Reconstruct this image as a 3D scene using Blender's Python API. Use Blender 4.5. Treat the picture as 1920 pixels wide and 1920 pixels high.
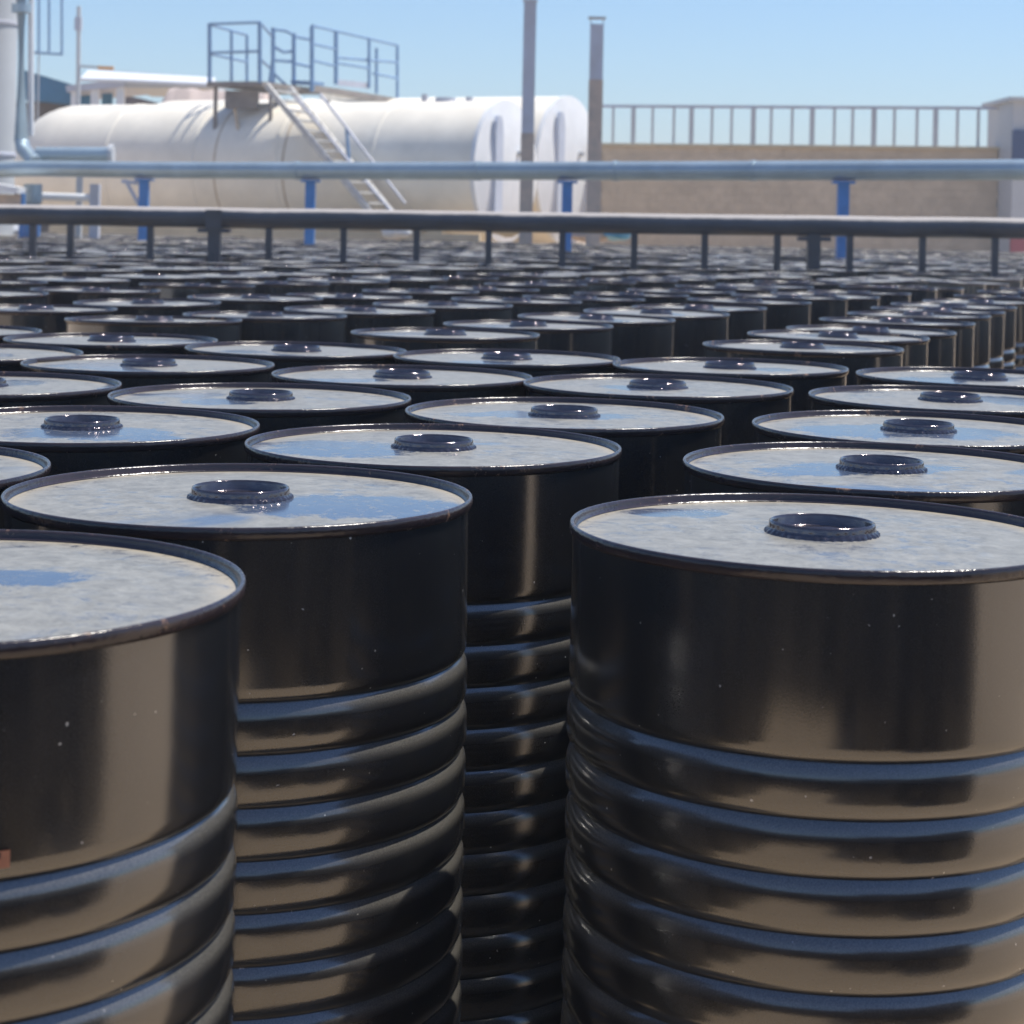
import bpy, math, random
from mathutils import Vector, Matrix
random.seed(7)
for o in list(bpy.data.objects): bpy.data.objects.remove(o)
S = bpy.context.scene
C = S.collection
PI = math.pi

# ------------------------------------------------------------ camera, sky, sun
F, CY, ROLL, EYE, H = 3650.0, 415.5, 0.01988, 1.218, 0.88
cd = bpy.data.cameras.new('camera'); cam = bpy.data.objects.new('camera', cd); C.objects.link(cam)
cd.sensor_width = 36; cd.lens = 36 * F / 1920; cd.shift_y = (CY - 960) / 1920
cd.clip_start = .05; cd.clip_end = 3000
cam.matrix_world = Matrix.Translation((0, 0, EYE)) @ Matrix.Rotation(PI / 2, 4, 'X') @ Matrix.Rotation(ROLL, 4, 'Z')
cd.dof.use_dof = True; cd.dof.focus_distance = 2.7; cd.dof.aperture_fstop = 10.5
S.camera = cam

SUN_EL, SUN_AZ = math.radians(64), math.radians(68)      # azimuth measured from +Y (view direction) towards +X
w = bpy.data.worlds.new('World'); S.world = w; w.use_nodes = True
nt = w.node_tree; bg = nt.nodes['Background']
sky = nt.nodes.new('ShaderNodeTexSky'); sky.sky_type = 'NISHITA'; sky.sun_disc = False
sky.sun_elevation = SUN_EL; sky.sun_rotation = SUN_AZ
sky.air_density = 1.15; sky.dust_density = 0.15; sky.ozone_density = 2.2; sky.altitude = 100
tint = nt.nodes.new('ShaderNodeMixRGB'); tint.blend_type = 'MULTIPLY'; tint.inputs[0].default_value = 1; tint.inputs[2].default_value = (.83, 1.02, 1.29, 1)
nt.links.new(sky.outputs[0], tint.inputs[1]); nt.links.new(tint.outputs[0], bg.inputs[0]); bg.inputs[1].default_value = 0.086
sd = bpy.data.lights.new('sun', 'SUN'); sd.energy = 4.9; sd.angle = math.radians(.53); sd.color = (1, .945, .85)
sun = bpy.data.objects.new('sun', sd); C.objects.link(sun)
sv = Vector((math.sin(SUN_AZ) * math.cos(SUN_EL), math.cos(SUN_AZ) * math.cos(SUN_EL), math.sin(SUN_EL)))
sun.rotation_euler = sv.to_track_quat('Z', 'Y').to_euler(); sun.location = (10, 5, 20)
S.view_settings.view_transform = 'Standard'; S.view_settings.look = 'None'
S.view_settings.exposure = 0.4; S.view_settings.gamma = 1

def at(x, y, d):                      # where a point seen at (x, y) in the photograph stands when it is d metres away
    du, dv = x - 960, y - CY
    c, s = math.cos(ROLL), math.sin(ROLL)
    return Vector(((du * c + dv * s) * d / F, d, EYE - (-du * s + dv * c) * d / F))
def pix(v):
    u, q = F * v[0] / v[1], -F * (v[2] - EYE) / v[1]
    return 960 + u * math.cos(ROLL) - q * math.sin(ROLL), CY + u * math.sin(ROLL) + q * math.cos(ROLL)

# ------------------------------------------------------------ materials
def mat(name, col=(.5, .5, .5), rough=.5, metal=0, ior=1.5, coat=0, coat_rough=.05, vary=.12, scale=6, bump=.0, bscale=60, col2=None, top=None):
    m = bpy.data.materials.new(name); m.use_nodes = True; n = m.node_tree.nodes; l = m.node_tree.links
    p = n['Principled BSDF']; p.inputs['Roughness'].default_value = rough; p.inputs['Metallic'].default_value = metal
    p.inputs['IOR'].default_value = ior; p.inputs['Coat Weight'].default_value = coat; p.inputs['Coat Roughness'].default_value = coat_rough
    tc = n.new('ShaderNodeTexCoord'); nz = n.new('ShaderNodeTexNoise'); nz.inputs['Scale'].default_value = scale
    nz.inputs['Detail'].default_value = 8; nz.inputs['Roughness'].default_value = .65
    l.new(tc.outputs['Object'], nz.inputs['Vector'])
    r = n.new('ShaderNodeValToRGB'); r.color_ramp.elements[0].position = .3; r.color_ramp.elements[1].position = .7
    c2 = col2 or tuple(c * (1 - vary) for c in col)
    r.color_ramp.elements[0].color = (*c2, 1); r.color_ramp.elements[1].color = (*[min(1, c * (1 + vary * .5)) for c in col], 1)
    l.new(nz.outputs['Fac'], r.inputs[0]); l.new(r.outputs[0], p.inputs['Base Color'])
    if top:                            # dust settled on what faces up
        ge = n.new('ShaderNodeNewGeometry'); sp = n.new('ShaderNodeSeparateXYZ'); l.new(ge.outputs['Normal'], sp.inputs[0])
        ad = n.new('ShaderNodeMath'); ad.operation = 'MULTIPLY_ADD'; l.new(nz.outputs['Fac'], ad.inputs[0]); ad.inputs[1].default_value = .5; l.new(sp.outputs[2], ad.inputs[2])
        rt = n.new('ShaderNodeValToRGB'); rt.color_ramp.elements[0].position = .82; rt.color_ramp.elements[1].position = 1.0; l.new(ad.outputs[0], rt.inputs[0])
        mt = n.new('ShaderNodeMixRGB'); l.new(rt.outputs[0], mt.inputs[0]); l.new(r.outputs[0], mt.inputs[1]); mt.inputs[2].default_value = (*top, 1); l.new(mt.outputs[0], p.inputs['Base Color'])
        rm = n.new('ShaderNodeMapRange'); rm.inputs['To Min'].default_value = rough; rm.inputs['To Max'].default_value = .8; l.new(rt.outputs[0], rm.inputs[0]); l.new(rm.outputs[0], p.inputs['Roughness'])
    if bump:
        b = n.new('ShaderNodeBump'); b.inputs['Strength'].default_value = bump; b.inputs['Distance'].default_value = .01
        z = n.new('ShaderNodeTexNoise'); z.inputs['Scale'].default_value = bscale; z.inputs['Detail'].default_value = 6
        l.new(tc.outputs['Object'], z.inputs['Vector']); l.new(z.outputs['Fac'], b.inputs['Height']); l.new(b.outputs[0], p.inputs['Normal'])
    return m

def shell_material():
    m = bpy.data.materials.new('black_drum_paint'); m.use_nodes = True; n = m.node_tree.nodes; l = m.node_tree.links
    p = n['Principled BSDF']
    tc = n.new('ShaderNodeTexCoord'); oi = n.new('ShaderNodeObjectInfo')
    off = n.new('ShaderNodeVectorMath'); off.operation = 'MULTIPLY_ADD'; off.inputs[1].default_value = (1, 1, 1)
    mul = n.new('ShaderNodeVectorMath'); mul.operation = 'SCALE'; mul.inputs['Scale'].default_value = 37
    cmb = n.new('ShaderNodeCombineXYZ')
    for i in range(3): l.new(oi.outputs['Random'], cmb.inputs[i])
    l.new(cmb.outputs[0], mul.inputs[0])
    l.new(tc.outputs['Object'], off.inputs[0]); l.new(mul.outputs[0], off.inputs[2])
    def noise(scale, detail=6, rough=.6, sc=None):
        z = n.new('ShaderNodeTexNoise'); z.inputs['Scale'].default_value = scale; z.inputs['Detail'].default_value = detail; z.inputs['Roughness'].default_value = rough
        if sc:
            mp = n.new('ShaderNodeMapping'); mp.inputs['Scale'].default_value = sc; l.new(off.outputs[0], mp.inputs[0]); l.new(mp.outputs[0], z.inputs['Vector'])
        else: l.new(off.outputs[0], z.inputs['Vector'])
        return z
    def ramp(src, a, b, c0=(0, 0, 0, 1), c1=(1, 1, 1, 1)):
        r = n.new('ShaderNodeValToRGB'); r.color_ramp.elements[0].position = a; r.color_ramp.elements[1].position = b
        r.color_ramp.elements[0].color = c0; r.color_ramp.elements[1].color = c1; l.new(src, r.inputs[0]); return r
    scuff = ramp(noise(9, 8, .8, (1, 1, 14)).outputs['Fac'], .68, .78)
    dust = ramp(noise(900, 2).outputs['Fac'], .55, .8)              # fine settled dust
    film = ramp(noise(7, 6, .7, (1, 1, .25)).outputs['Fac'], .35, .75)
    speck = ramp(noise(170, 1, .3).outputs['Fac'], .80, .83)
    mx = n.new('ShaderNodeMixRGB'); mx.inputs[1].default_value = (.0035, .0042, .0065, 1); mx.inputs[2].default_value = (.04, .038, .034, 1)
    dd = n.new('ShaderNodeMath'); dd.operation = 'MAXIMUM'; l.new(dust.outputs[0], dd.inputs[0]); l.new(scuff.outputs[0], dd.inputs[1])
    mm = n.new('ShaderNodeMath'); mm.operation = 'MULTIPLY'; l.new(dd.outputs[0], mm.inputs[0]); mm.inputs[1].default_value = .6
    l.new(mm.outputs[0], mx.inputs[0])
    mx2 = n.new('ShaderNodeMixRGB'); mx2.inputs[2].default_value = (.5, .48, .44, 1); l.new(mx.outputs[0], mx2.inputs[1]); l.new(speck.outputs[0], mx2.inputs[0])
    ge = n.new('ShaderNodeNewGeometry'); sp = n.new('ShaderNodeSeparateXYZ'); l.new(ge.outputs['Normal'], sp.inputs[0])
    up = ramp(sp.outputs[2], .10, .40); gr = ramp(noise(700, 2, .6).outputs['Fac'], .35, .7, (.35, .35, .35, 1))
    um = n.new('ShaderNodeMath'); um.operation = 'MULTIPLY'; l.new(up.outputs[0], um.inputs[0]); l.new(gr.outputs[0], um.inputs[1])
    mx3 = n.new('ShaderNodeMixRGB'); l.new(um.outputs[0], mx3.inputs[0]); l.new(mx2.outputs[0], mx3.inputs[1]); mx3.inputs[2].default_value = (.115, .108, .095, 1)
    l.new(mx3.outputs[0], p.inputs['Base Color'])
    rr = n.new('ShaderNodeMapRange'); rr.inputs['To Min'].default_value = .06; rr.inputs['To Max'].default_value = .24; l.new(film.outputs[0], rr.inputs[0])
    p.inputs['Roughness'].default_value = .42; p.inputs['Specular IOR Level'].default_value = .3
    p.inputs['IOR'].default_value = 1.55
    l.new(rr.outputs[0], p.inputs['Coat Roughness']); p.inputs['Coat Weight'].default_value = 1; p.inputs['Coat IOR'].default_value = 1.9
    b = n.new('ShaderNodeBump'); b.inputs['Strength'].default_value = .12; b.inputs['Distance'].default_value = .0006
    l.new(noise(500, 3).outputs['Fac'], b.inputs['Height'])
    b2 = n.new('ShaderNodeBump'); b2.inputs['Strength'].default_value = .3; b2.inputs['Distance'].default_value = .003
    l.new(noise(4.5, 3, .5, (1, 1, .7)).outputs['Fac'], b2.inputs['Height']); l.new(b.outputs[0], b2.inputs['Normal'])
    l.new(b2.outputs[0], p.inputs['Normal']); l.new(b2.outputs[0], p.inputs['Coat Normal'])
    return m

def lid_material():
    m = bpy.data.materials.new('dusty_drum_lid'); m.use_nodes = True; n = m.node_tree.nodes; l = m.node_tree.links
    p = n['Principled BSDF']; out = n['Material Output']
    tc = n.new('ShaderNodeTexCoord'); oi = n.new('ShaderNodeObjectInfo')
    mul = n.new('ShaderNodeVectorMath'); mul.operation = 'SCALE'; mul.inputs['Scale'].default_value = 91
    cmb = n.new('ShaderNodeCombineXYZ')
    for i in range(3): l.new(oi.outputs['Random'], cmb.inputs[i])
    l.new(cmb.outputs[0], mul.inputs[0])
    off = n.new('ShaderNodeVectorMath'); l.new(tc.outputs['Object'], off.inputs[0]); l.new(mul.outputs[0], off.inputs[1])
    def noise(scale, detail=6, rough=.6, dist=0):
        z = n.new('ShaderNodeTexNoise'); z.inputs['Scale'].default_value = scale; z.inputs['Detail'].default_value = detail
        z.inputs['Roughness'].default_value = rough; z.inputs['Distortion'].default_value = dist; l.new(off.outputs[0], z.inputs['Vector']); return z
    def ramp(src, a, b, c0=(0, 0, 0, 1), c1=(1, 1, 1, 1)):
        r = n.new('ShaderNodeValToRGB'); r.color_ramp.elements[0].position = a; r.color_ramp.elements[1].position = b
        r.color_ramp.elements[0].color = c0; r.color_ramp.elements[1].color = c1; l.new(src, r.inputs[0]); return r
    # dusty film
    dust = ramp(noise(34, 14, .9, .4).outputs['Fac'], .36, .64, (.125, .12, .105, 1), (.33, .32, .285, 1))
    rust = ramp(noise(30, 4, .6, 2).outputs['Fac'], .74, .8)
    ln = n.new('ShaderNodeVectorMath'); ln.operation = 'LENGTH'; l.new(tc.outputs['Object'], ln.inputs[0])
    sx = n.new('ShaderNodeSeparateXYZ'); l.new(tc.outputs['Object'], sx.inputs[0]); sq = n.new('ShaderNodeCombineXYZ'); l.new(sx.outputs[0], sq.inputs[0]); l.new(sx.outputs[1], sq.inputs[1]); l.new(sq.outputs[0], ln.inputs[0])
    en = n.new('ShaderNodeMath'); en.operation = 'MULTIPLY_ADD'; l.new(noise(11, 6, .7, .3).outputs['Fac'], en.inputs[0]); en.inputs[1].default_value = .05; l.new(ln.outputs['Value'], en.inputs[2])
    edge = ramp(en.outputs[0], .268, .305); ring = n.new('ShaderNodeMixRGB'); l.new(edge.outputs[0], ring.inputs[0]); l.new(dust.outputs[0], ring.inputs[1]); ring.inputs[2].default_value = (.36, .32, .25, 1)
    sc = ramp(noise(420, 2, .5).outputs['Fac'], .70, .74); scm = n.new('ShaderNodeMixRGB'); l.new(sc.outputs[0], scm.inputs[0]); l.new(ring.outputs[0], scm.inputs[1]); scm.inputs[2].default_value = (.05, .045, .04, 1)
    mr = n.new('ShaderNodeMixRGB'); mr.inputs[2].default_value = (.24, .16, .11, 1); l.new(rust.outputs[0], mr.inputs[0]); l.new(scm.outputs[0], mr.inputs[1])
    l.new(mr.outputs[0], p.inputs['Base Color']); p.inputs['Roughness'].default_value = .42; p.inputs['IOR'].default_value = 1.45
    # wiped, wet looking paint
    g = n.new('ShaderNodeBsdfPrincipled'); g.inputs['Base Color'].default_value = (.04, .065, .12, 1); g.inputs['Roughness'].default_value = .13; g.inputs['IOR'].default_value = 1.6
    big = ramp(noise(3.2, 3, .5, .6).outputs['Fac'], .60, .65)
    fine = ramp(noise(30, 8, .78, .6).outputs['Fac'], .50, .66)
    mid = ramp(noise(4.5, 3, .5, .6).outputs['Fac'], .46, .56)
    a = n.new('ShaderNodeMath'); a.operation = 'MULTIPLY'; l.new(fine.outputs[0], a.inputs[0]); l.new(mid.outputs[0], a.inputs[1])
    a2 = n.new('ShaderNodeMath'); a2.operation = 'MULTIPLY'; l.new(a.outputs[0], a2.inputs[0]); a2.inputs[1].default_value = .8
    a3 = n.new('ShaderNodeMath'); a3.operation = 'MULTIPLY'; l.new(big.outputs[0], a3.inputs[0]); a3.inputs[1].default_value = .8
    mxm = n.new('ShaderNodeMath'); mxm.operation = 'MAXIMUM'; l.new(a2.outputs[0], mxm.inputs[0]); l.new(a3.outputs[0], mxm.inputs[1])
    def math_(op, a, b_=None):
        q = n.new('ShaderNodeMath'); q.operation = op
        for i, v in enumerate((a, b_)):
            if v is None: continue
            if isinstance(v, (int, float)): q.inputs[i].default_value = v
            else: l.new(v, q.inputs[i])
        return q.outputs[0]
    A1 = n.new('ShaderNodeAttribute'); A1.attribute_type = 'OBJECT'; A1.attribute_name = 'wet_place'
    A2 = n.new('ShaderNodeAttribute'); A2.attribute_type = 'OBJECT'; A2.attribute_name = 'wet_size'
    s0 = n.new('ShaderNodeSeparateXYZ'); l.new(tc.outputs['Object'], s0.inputs[0])
    s1 = n.new('ShaderNodeSeparateXYZ'); l.new(A1.outputs['Vector'], s1.inputs[0])
    s2 = n.new('ShaderNodeSeparateXYZ'); l.new(A2.outputs['Vector'], s2.inputs[0])
    ex = math_('DIVIDE', math_('SUBTRACT', s0.outputs[0], s1.outputs[0]), math_('MAXIMUM', s2.outputs[0], .0001))
    ey = math_('DIVIDE', math_('SUBTRACT', s0.outputs[1], s1.outputs[1]), math_('MAXIMUM', s2.outputs[1], .0001))
    dist = math_('SQRT', math_('ADD', math_('MULTIPLY', ex, ex), math_('MULTIPLY', ey, ey)))
    wob = math_('ADD', math_('MULTIPLY', math_('SUBTRACT', noise(9, 6, .65, 1.2).outputs['Fac'], .5), 1.5), dist)
    wet0 = ramp(wob, .72, 1.12, (1, 1, 1, 1), (0, 0, 0, 1)); str_ = ramp(noise(26, 8, .72, 2.0).outputs['Fac'], .33, .62)
    wet = ramp(math_('MULTIPLY', wet0.outputs[0], math_('ADD', math_('MULTIPLY', str_.outputs[0], .75), .42)), .25, .8, (0, 0, 0, 1), (.92, .92, .92, 1))
    mx9 = math_('MAXIMUM', mxm.outputs[0], wet.outputs[0])
    ms = n.new('ShaderNodeMixShader'); l.new(mx9, ms.inputs[0]); l.new(p.outputs[0], ms.inputs[1]); l.new(g.outputs[0], ms.inputs[2])
    l.new(ms.outputs[0], out.inputs[0])
    b = n.new('ShaderNodeBump'); b.inputs['Strength'].default_value = .6; b.inputs['Distance'].default_value = .003
    l.new(noise(16, 6, .6, 1).outputs['Fac'], b.inputs['Height'])
    l.new(b.outputs[0], p.inputs['Normal']); 
    b2 = n.new('ShaderNodeBump'); b2.inputs['Strength'].default_value = .12; b2.inputs['Distance'].default_value = .003
    l.new(noise(12, 3, .5).outputs['Fac'], b2.inputs['Height']); l.new(b2.outputs[0], g.inputs['Normal'])
    return m

def chime_material():
    m = mat('chime_enamel', (.036, .025, .026), .2, 0, 1.5, scale=9, vary=.5, col2=(.02, .017, .022), bump=.15, bscale=90)
    n = m.node_tree.nodes; l = m.node_tree.links; p = n['Principled BSDF']; src = p.inputs['Base Color'].links[0].from_socket
    tc = n.new('ShaderNodeTexCoord'); oi = n.new('ShaderNodeObjectInfo'); v = n.new('ShaderNodeVectorMath'); l.new(tc.outputs['Object'], v.inputs[0])
    sc = n.new('ShaderNodeMath'); sc.operation = 'MULTIPLY'; sc.inputs[1].default_value = 53; l.new(oi.outputs['Random'], sc.inputs[0]); l.new(sc.outputs[0], v.inputs[1])
    z = n.new('ShaderNodeTexNoise'); z.inputs['Scale'].default_value = 22; z.inputs['Detail'].default_value = 8; z.inputs['Roughness'].default_value = .75; l.new(v.outputs[0], z.inputs['Vector'])
    r = n.new('ShaderNodeValToRGB'); r.color_ramp.elements[0].position = .60; r.color_ramp.elements[1].position = .68; l.new(z.outputs['Fac'], r.inputs[0])
    mx = n.new('ShaderNodeMixRGB'); l.new(r.outputs[0], mx.inputs[0]); l.new(src, mx.inputs[1]); mx.inputs[2].default_value = (.26, .14, .08, 1); l.new(mx.outputs[0], p.inputs['Base Color'])
    ro = n.new('ShaderNodeMapRange'); ro.inputs['To Min'].default_value = .2; ro.inputs['To Max'].default_value = .7; l.new(r.outputs[0], ro.inputs[0]); l.new(ro.outputs[0], p.inputs['Roughness'])
    return m

def ground_material():
    m = mat('pale_dirt', (.55, .42, .29), .95, scale=.35, vary=.22, bump=.6, bscale=9)
    return m
M = {
 'shell': shell_material(), 'lid': lid_material(),
 'chime': chime_material(),
 'cap': mat('dark_glossy_cap', (.15, .125, .13), .10, .85, 1.75, scale=30, vary=.3, bump=.12, bscale=70),
 'ground': ground_material(),
 'white': mat('cream_tank_paint', (.86, .80, .68), .5, scale=1.1, vary=.14, bump=.05, bscale=5),
 'whitem': mat('white_paint', (.74, .75, .76), .45, scale=3, vary=.08),
 'endshade': mat('blue_grey_end_shade', (.50, .54, .63), .6, scale=3, vary=.1),  # shade colour for the strips on the tank ends
 'rustband': mat('stained_saddle_band', (.55, .45, .33), .7, scale=8, vary=.2),
 'blue': mat('blue_steel_paint', (.035, .20, .52), .4, scale=8, vary=.2),
 'railblue': mat('hazed_blue_rail_paint', (.20, .33, .52), .45, scale=8, vary=.2),  # rail blue with distance haze mixed into the colour
 'galv': mat('galvanised_pipe', (.33, .42, .48), .33, .35, scale=2, vary=.2, bump=.1, bscale=6),
 'darkpipe': mat('dark_pipe_paint', (.035, .045, .066), .36, .0, 1.5, scale=3, vary=.4, top=(.40, .37, .35), bump=.2, bscale=8),
 'pole': mat('hazed_weathered_pole_steel', (.46, .49, .58), .6, .1, scale=2.2, vary=.2, col2=(.42, .42, .46)),  # weathered steel, its colour lightened to stand for distance haze
 'rustpole': mat('rusty_pole_steel', (.50, .38, .30), .8, 0, scale=5, vary=.3, col2=(.36, .31, .27)),
 'grating': mat('rusty_grating', (.27, .24, .22), .8, scale=6, vary=.3),
 'stair': mat('worn_pale_stair_steel', (.55, .54, .52), .6, scale=8, vary=.3),
 'tan': mat('tan_block_wall', (.54, .45, .34), .95, scale=3, vary=.2, bump=.8, bscale=14),
 'conc': mat('sandy_concrete', (.55, .48, .34), .9, scale=2, vary=.2),
 'brown': mat('brown_wall', (.14, .11, .095), .9, scale=1, vary=.25),
 'teal': mat('teal_sheet_roof', (.02, .16, .30), .4, scale=1, vary=.3),
 'grey': mat('pale_grey_steel', (.48, .50, .52), .55, scale=1, vary=.1),
 'navy': mat('navy_sheet', (.05, .09, .2), .5, scale=1, vary=.2),
 'red': mat('dull_red_paint', (.33, .09, .11), .6, scale=2, vary=.3),
 'pink': mat('pinkish_earth', (.50, .41, .37), .95, scale=1.2, vary=.2, bump=.6, bscale=3),
 'cyan': mat('cyan_plastic', (.03, .33, .55), .35, scale=4, vary=.2),
 'orange': mat('orange_paint', (.7, .36, .12), .6, scale=4, vary=.2),
 'label': mat('orange_label', (.42, .17, .09), .6, scale=40, vary=.2), 'ink': mat('dark_ink', (.05, .02, .02), .6),
 'glass': mat('dark_window_glass', (.05, .09, .13), .15),
}

hz_ = bpy.data.materials.new('air_haze'); hz_.use_nodes = True; hn = hz_.node_tree
hn.nodes.remove(hn.nodes['Principled BSDF']); pv = hn.nodes.new('ShaderNodeVolumePrincipled'); pv.inputs['Density'].default_value = .0024
pv.inputs['Color'].default_value = (.93, .95, 1, 1); hn.links.new(pv.outputs[0], hn.nodes['Material Output'].inputs['Volume'])
# ------------------------------------------------------------ mesh helpers
class MB:
    def __init__(s): s.v = []; s.f = []
    def add(s, vs, fs):
        o = len(s.v); s.v += [tuple(v) for v in vs]; s.f += [tuple(o + i for i in f) for f in fs]; return s
    def box(s, c, size, R=None):
        c = Vector(c); hx, hy, hz = [q / 2 for q in size]; vs = []
        for x in (-hx, hx):
            for y in (-hy, hy):
                for z in (-hz, hz):
                    v = Vector((x, y, z)); vs.append(c + (R @ v if R else v))
        return s.add(vs, [(0, 1, 3, 2), (4, 6, 7, 5), (0, 4, 5, 1), (2, 3, 7, 6), (0, 2, 6, 4), (1, 5, 7, 3)])
    def bar(s, a, b, r, n=10, r2=None, cap=True):
        a, b = Vector(a), Vector(b); d = b - a; q = d.to_track_quat('Z', 'Y'); r2 = r if r2 is None else r2
        vs = []
        for p, rr in ((a, r), (b, r2)):
            for i in range(n):
                t = 2 * PI * i / n; vs.append(p + q @ Vector((rr * math.cos(t), rr * math.sin(t), 0)))
        fs = [(i, (i + 1) % n, n + (i + 1) % n, n + i) for i in range(n)]
        if cap: fs += [tuple(range(n - 1, -1, -1)), tuple(range(n, 2 * n))]
        return s.add(vs, fs)
    def beam(s, a, b, wd, ht):
        a, b = Vector(a), Vector(b); d = b - a
        R = d.to_track_quat('Y', 'Z').to_matrix()
        return s.box((a + b) / 2, (wd, d.length, ht), R)
    def path(s, pts, r, n=10):
        pts = [Vector(p) for p in pts]; vs = []
        for k, p in enumerate(pts):
            d = (pts[min(k + 1, len(pts) - 1)] - pts[max(k - 1, 0)]).normalized()
            side = d.cross(Vector((0, 0, 1)))
            if side.length < .05: side = d.cross(Vector((0, 1, 0)))
            side.normalize(); up = side.cross(d)
            for i in range(n):
                t = 2 * PI * i / n; vs.append(p + side * (r * math.cos(t)) + up * (r * math.sin(t)))
        fs = [(k * n + i, k * n + (i + 1) % n, (k + 1) * n + (i + 1) % n, (k + 1) * n + i) for k in range(len(pts) - 1) for i in range(n)]
        fs += [tuple(range(n - 1, -1, -1)), tuple((len(pts) - 1) * n + i for i in range(n))]
        return s.add(vs, fs)
    def lathe(s, prof, n=64, o=(0, 0, 0), R=None, rmod=None, close=True):
        o = Vector(o); vs = []
        for k, (r, z) in enumerate(prof):
            for i in range(n):
                t = 2 * PI * i / n; rr = r * (rmod(k, t) if rmod else 1)
                v = Vector((rr * math.cos(t), rr * math.sin(t), z)); vs.append(o + (R @ v if R else v))
        m = len(prof)
        fs = [(k * n + i, k * n + (i + 1) % n, (k + 1) * n + (i + 1) % n, (k + 1) * n + i) for k in range(m - 1) for i in range(n)]
        if close:
            if prof[0][0] > 1e-6: fs.append(tuple(range(n - 1, -1, -1)))
            if prof[-1][0] > 1e-6: fs.append(tuple((m - 1) * n + i for i in range(n)))
        return s.add(vs, fs)
    def build(s, name, m, parent=None, smooth=True, angle=40):
        me = bpy.data.meshes.new(name); me.from_pydata(s.v, [], s.f); me.materials.append(m); me.update()
        if smooth:
            me.polygons.foreach_set('use_smooth', [True] * len(me.polygons))
            me.set_sharp_from_angle(angle=math.radians(angle))
        o = bpy.data.objects.new(name, me); C.objects.link(o)
        if parent:
            o.parent = parent
            o.location = -parent.location if abs(parent.rotation_euler.z) < 1e-9 else (0, 0, 0)
        return o
def tag(o, label, cat, group=None):
    o['label'] = label; o['category'] = cat
    if group: o['group'] = group
    return o
def thing(name, loc, label, cat, group=None):
    o = bpy.data.objects.new(name, None); C.objects.link(o); o.location = loc; o.empty_display_size = .1
    return tag(o, label, cat, group)

# ------------------------------------------------------------ ground
g = MB(); N = 40
for i in range(N + 1):
    for j in range(N + 1):
        u, v = (i / N * 2 - 1), (j / N * 2 - 1)
        x, y = math.copysign(abs(u) ** 2.5, u) * 900, math.copysign(abs(v) ** 2.5, v) * 900
        g.v.append((x, y, 0))
g.f = [(i * (N + 1) + j, (i + 1) * (N + 1) + j, (i + 1) * (N + 1) + j + 1, i * (N + 1) + j + 1) for i in range(N) for j in range(N)]
go = g.build('ground', M['ground'], smooth=False); go['kind'] = 'structure'

# ------------------------------------------------------------ drums
R0 = .2812
def shell_profile():
    pr = [(0, .004), (R0 - .004, .004), (R0 + .004, 0), (R0 + .006, .006), (R0 + .004, .014), (R0 - .001, .018), (R0, .03)]
    p, n, z0 = .0575, 11, .055
    for k in range(n):
        for u in (.0, .035, .07, .11, .16, .24, .35, .5, .65, .76, .84, .89, .93, .965):
            pr.append((R0 - .0066 + .0084 * (1 - (abs(2 * u - 1) * .98) ** 3.3), z0 + (k + u) * p))
    zt = z0 + n * p
    pr += [(R0 - .0062, zt), (R0 - .0048, zt + .002), (R0 - .0026, zt + .0045), (R0 - .0008, zt + .009), (R0, zt + .018), (R0, zt + .08), (R0, H - .03), (R0, H - .015)]
    return pr
RIM = .285
chime_prof = [(R0 - .001, H - .0150), (R0 + .0012, H - .014), (RIM - .0003, H - .011), (RIM + .0004, H - .006), (RIM - .0002, H - .0016), (RIM - .0016, H), (RIM - .0034, H), (RIM - .0050, H - .0016), (RIM - .0056, H - .004), (RIM - .0060, H - .0082), (RIM - .0085, H - .0100)]
lidz = H - .0095
lid_prof = [(0, lidz + .0028), (.06, lidz + .0028), (.12, lidz + .0024), (.2, lidz + .0014), (.235, lidz), (.262, lidz - .0002), (.268, lidz - .0012), (RIM - .0065, lidz - .0012)]
cz = lidz + .002
cap_prof = [(.0640, cz), (.0634, cz + .0034), (.0606, cz + .0050), (.0600, cz + .0075), (.0598, cz + .0112), (.0590, cz + .0136), (.0574, cz + .0145), (.0560, cz + .0137), (.0552, cz + .0115), (.0546, cz + .0040), (.0525, cz + .0012), (.02, cz + .0008), (0, cz + .0012)]
def capmod(k, t): return 1 + (.020 if k < 2 else .008 if k == 2 else 0) * (1 if math.sin(40 * t) > 0 else -1)

def lumpy(ob, amp, seed):             # a dented copy of a lathe mesh
    from mathutils import noise
    for v in ob.data.vertices:
        r = math.hypot(v.co.x, v.co.y)
        if r > .01:
            d = noise.noise(Vector((v.co.x * 5, v.co.y * 5, v.co.z * 4 + seed))) * amp
            d += noise.noise(Vector((v.co.x * 17, v.co.y * 17, v.co.z * 15 + seed))) * amp * .28
            v.co.x *= 1 + d / r; v.co.y *= 1 + d / r

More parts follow.
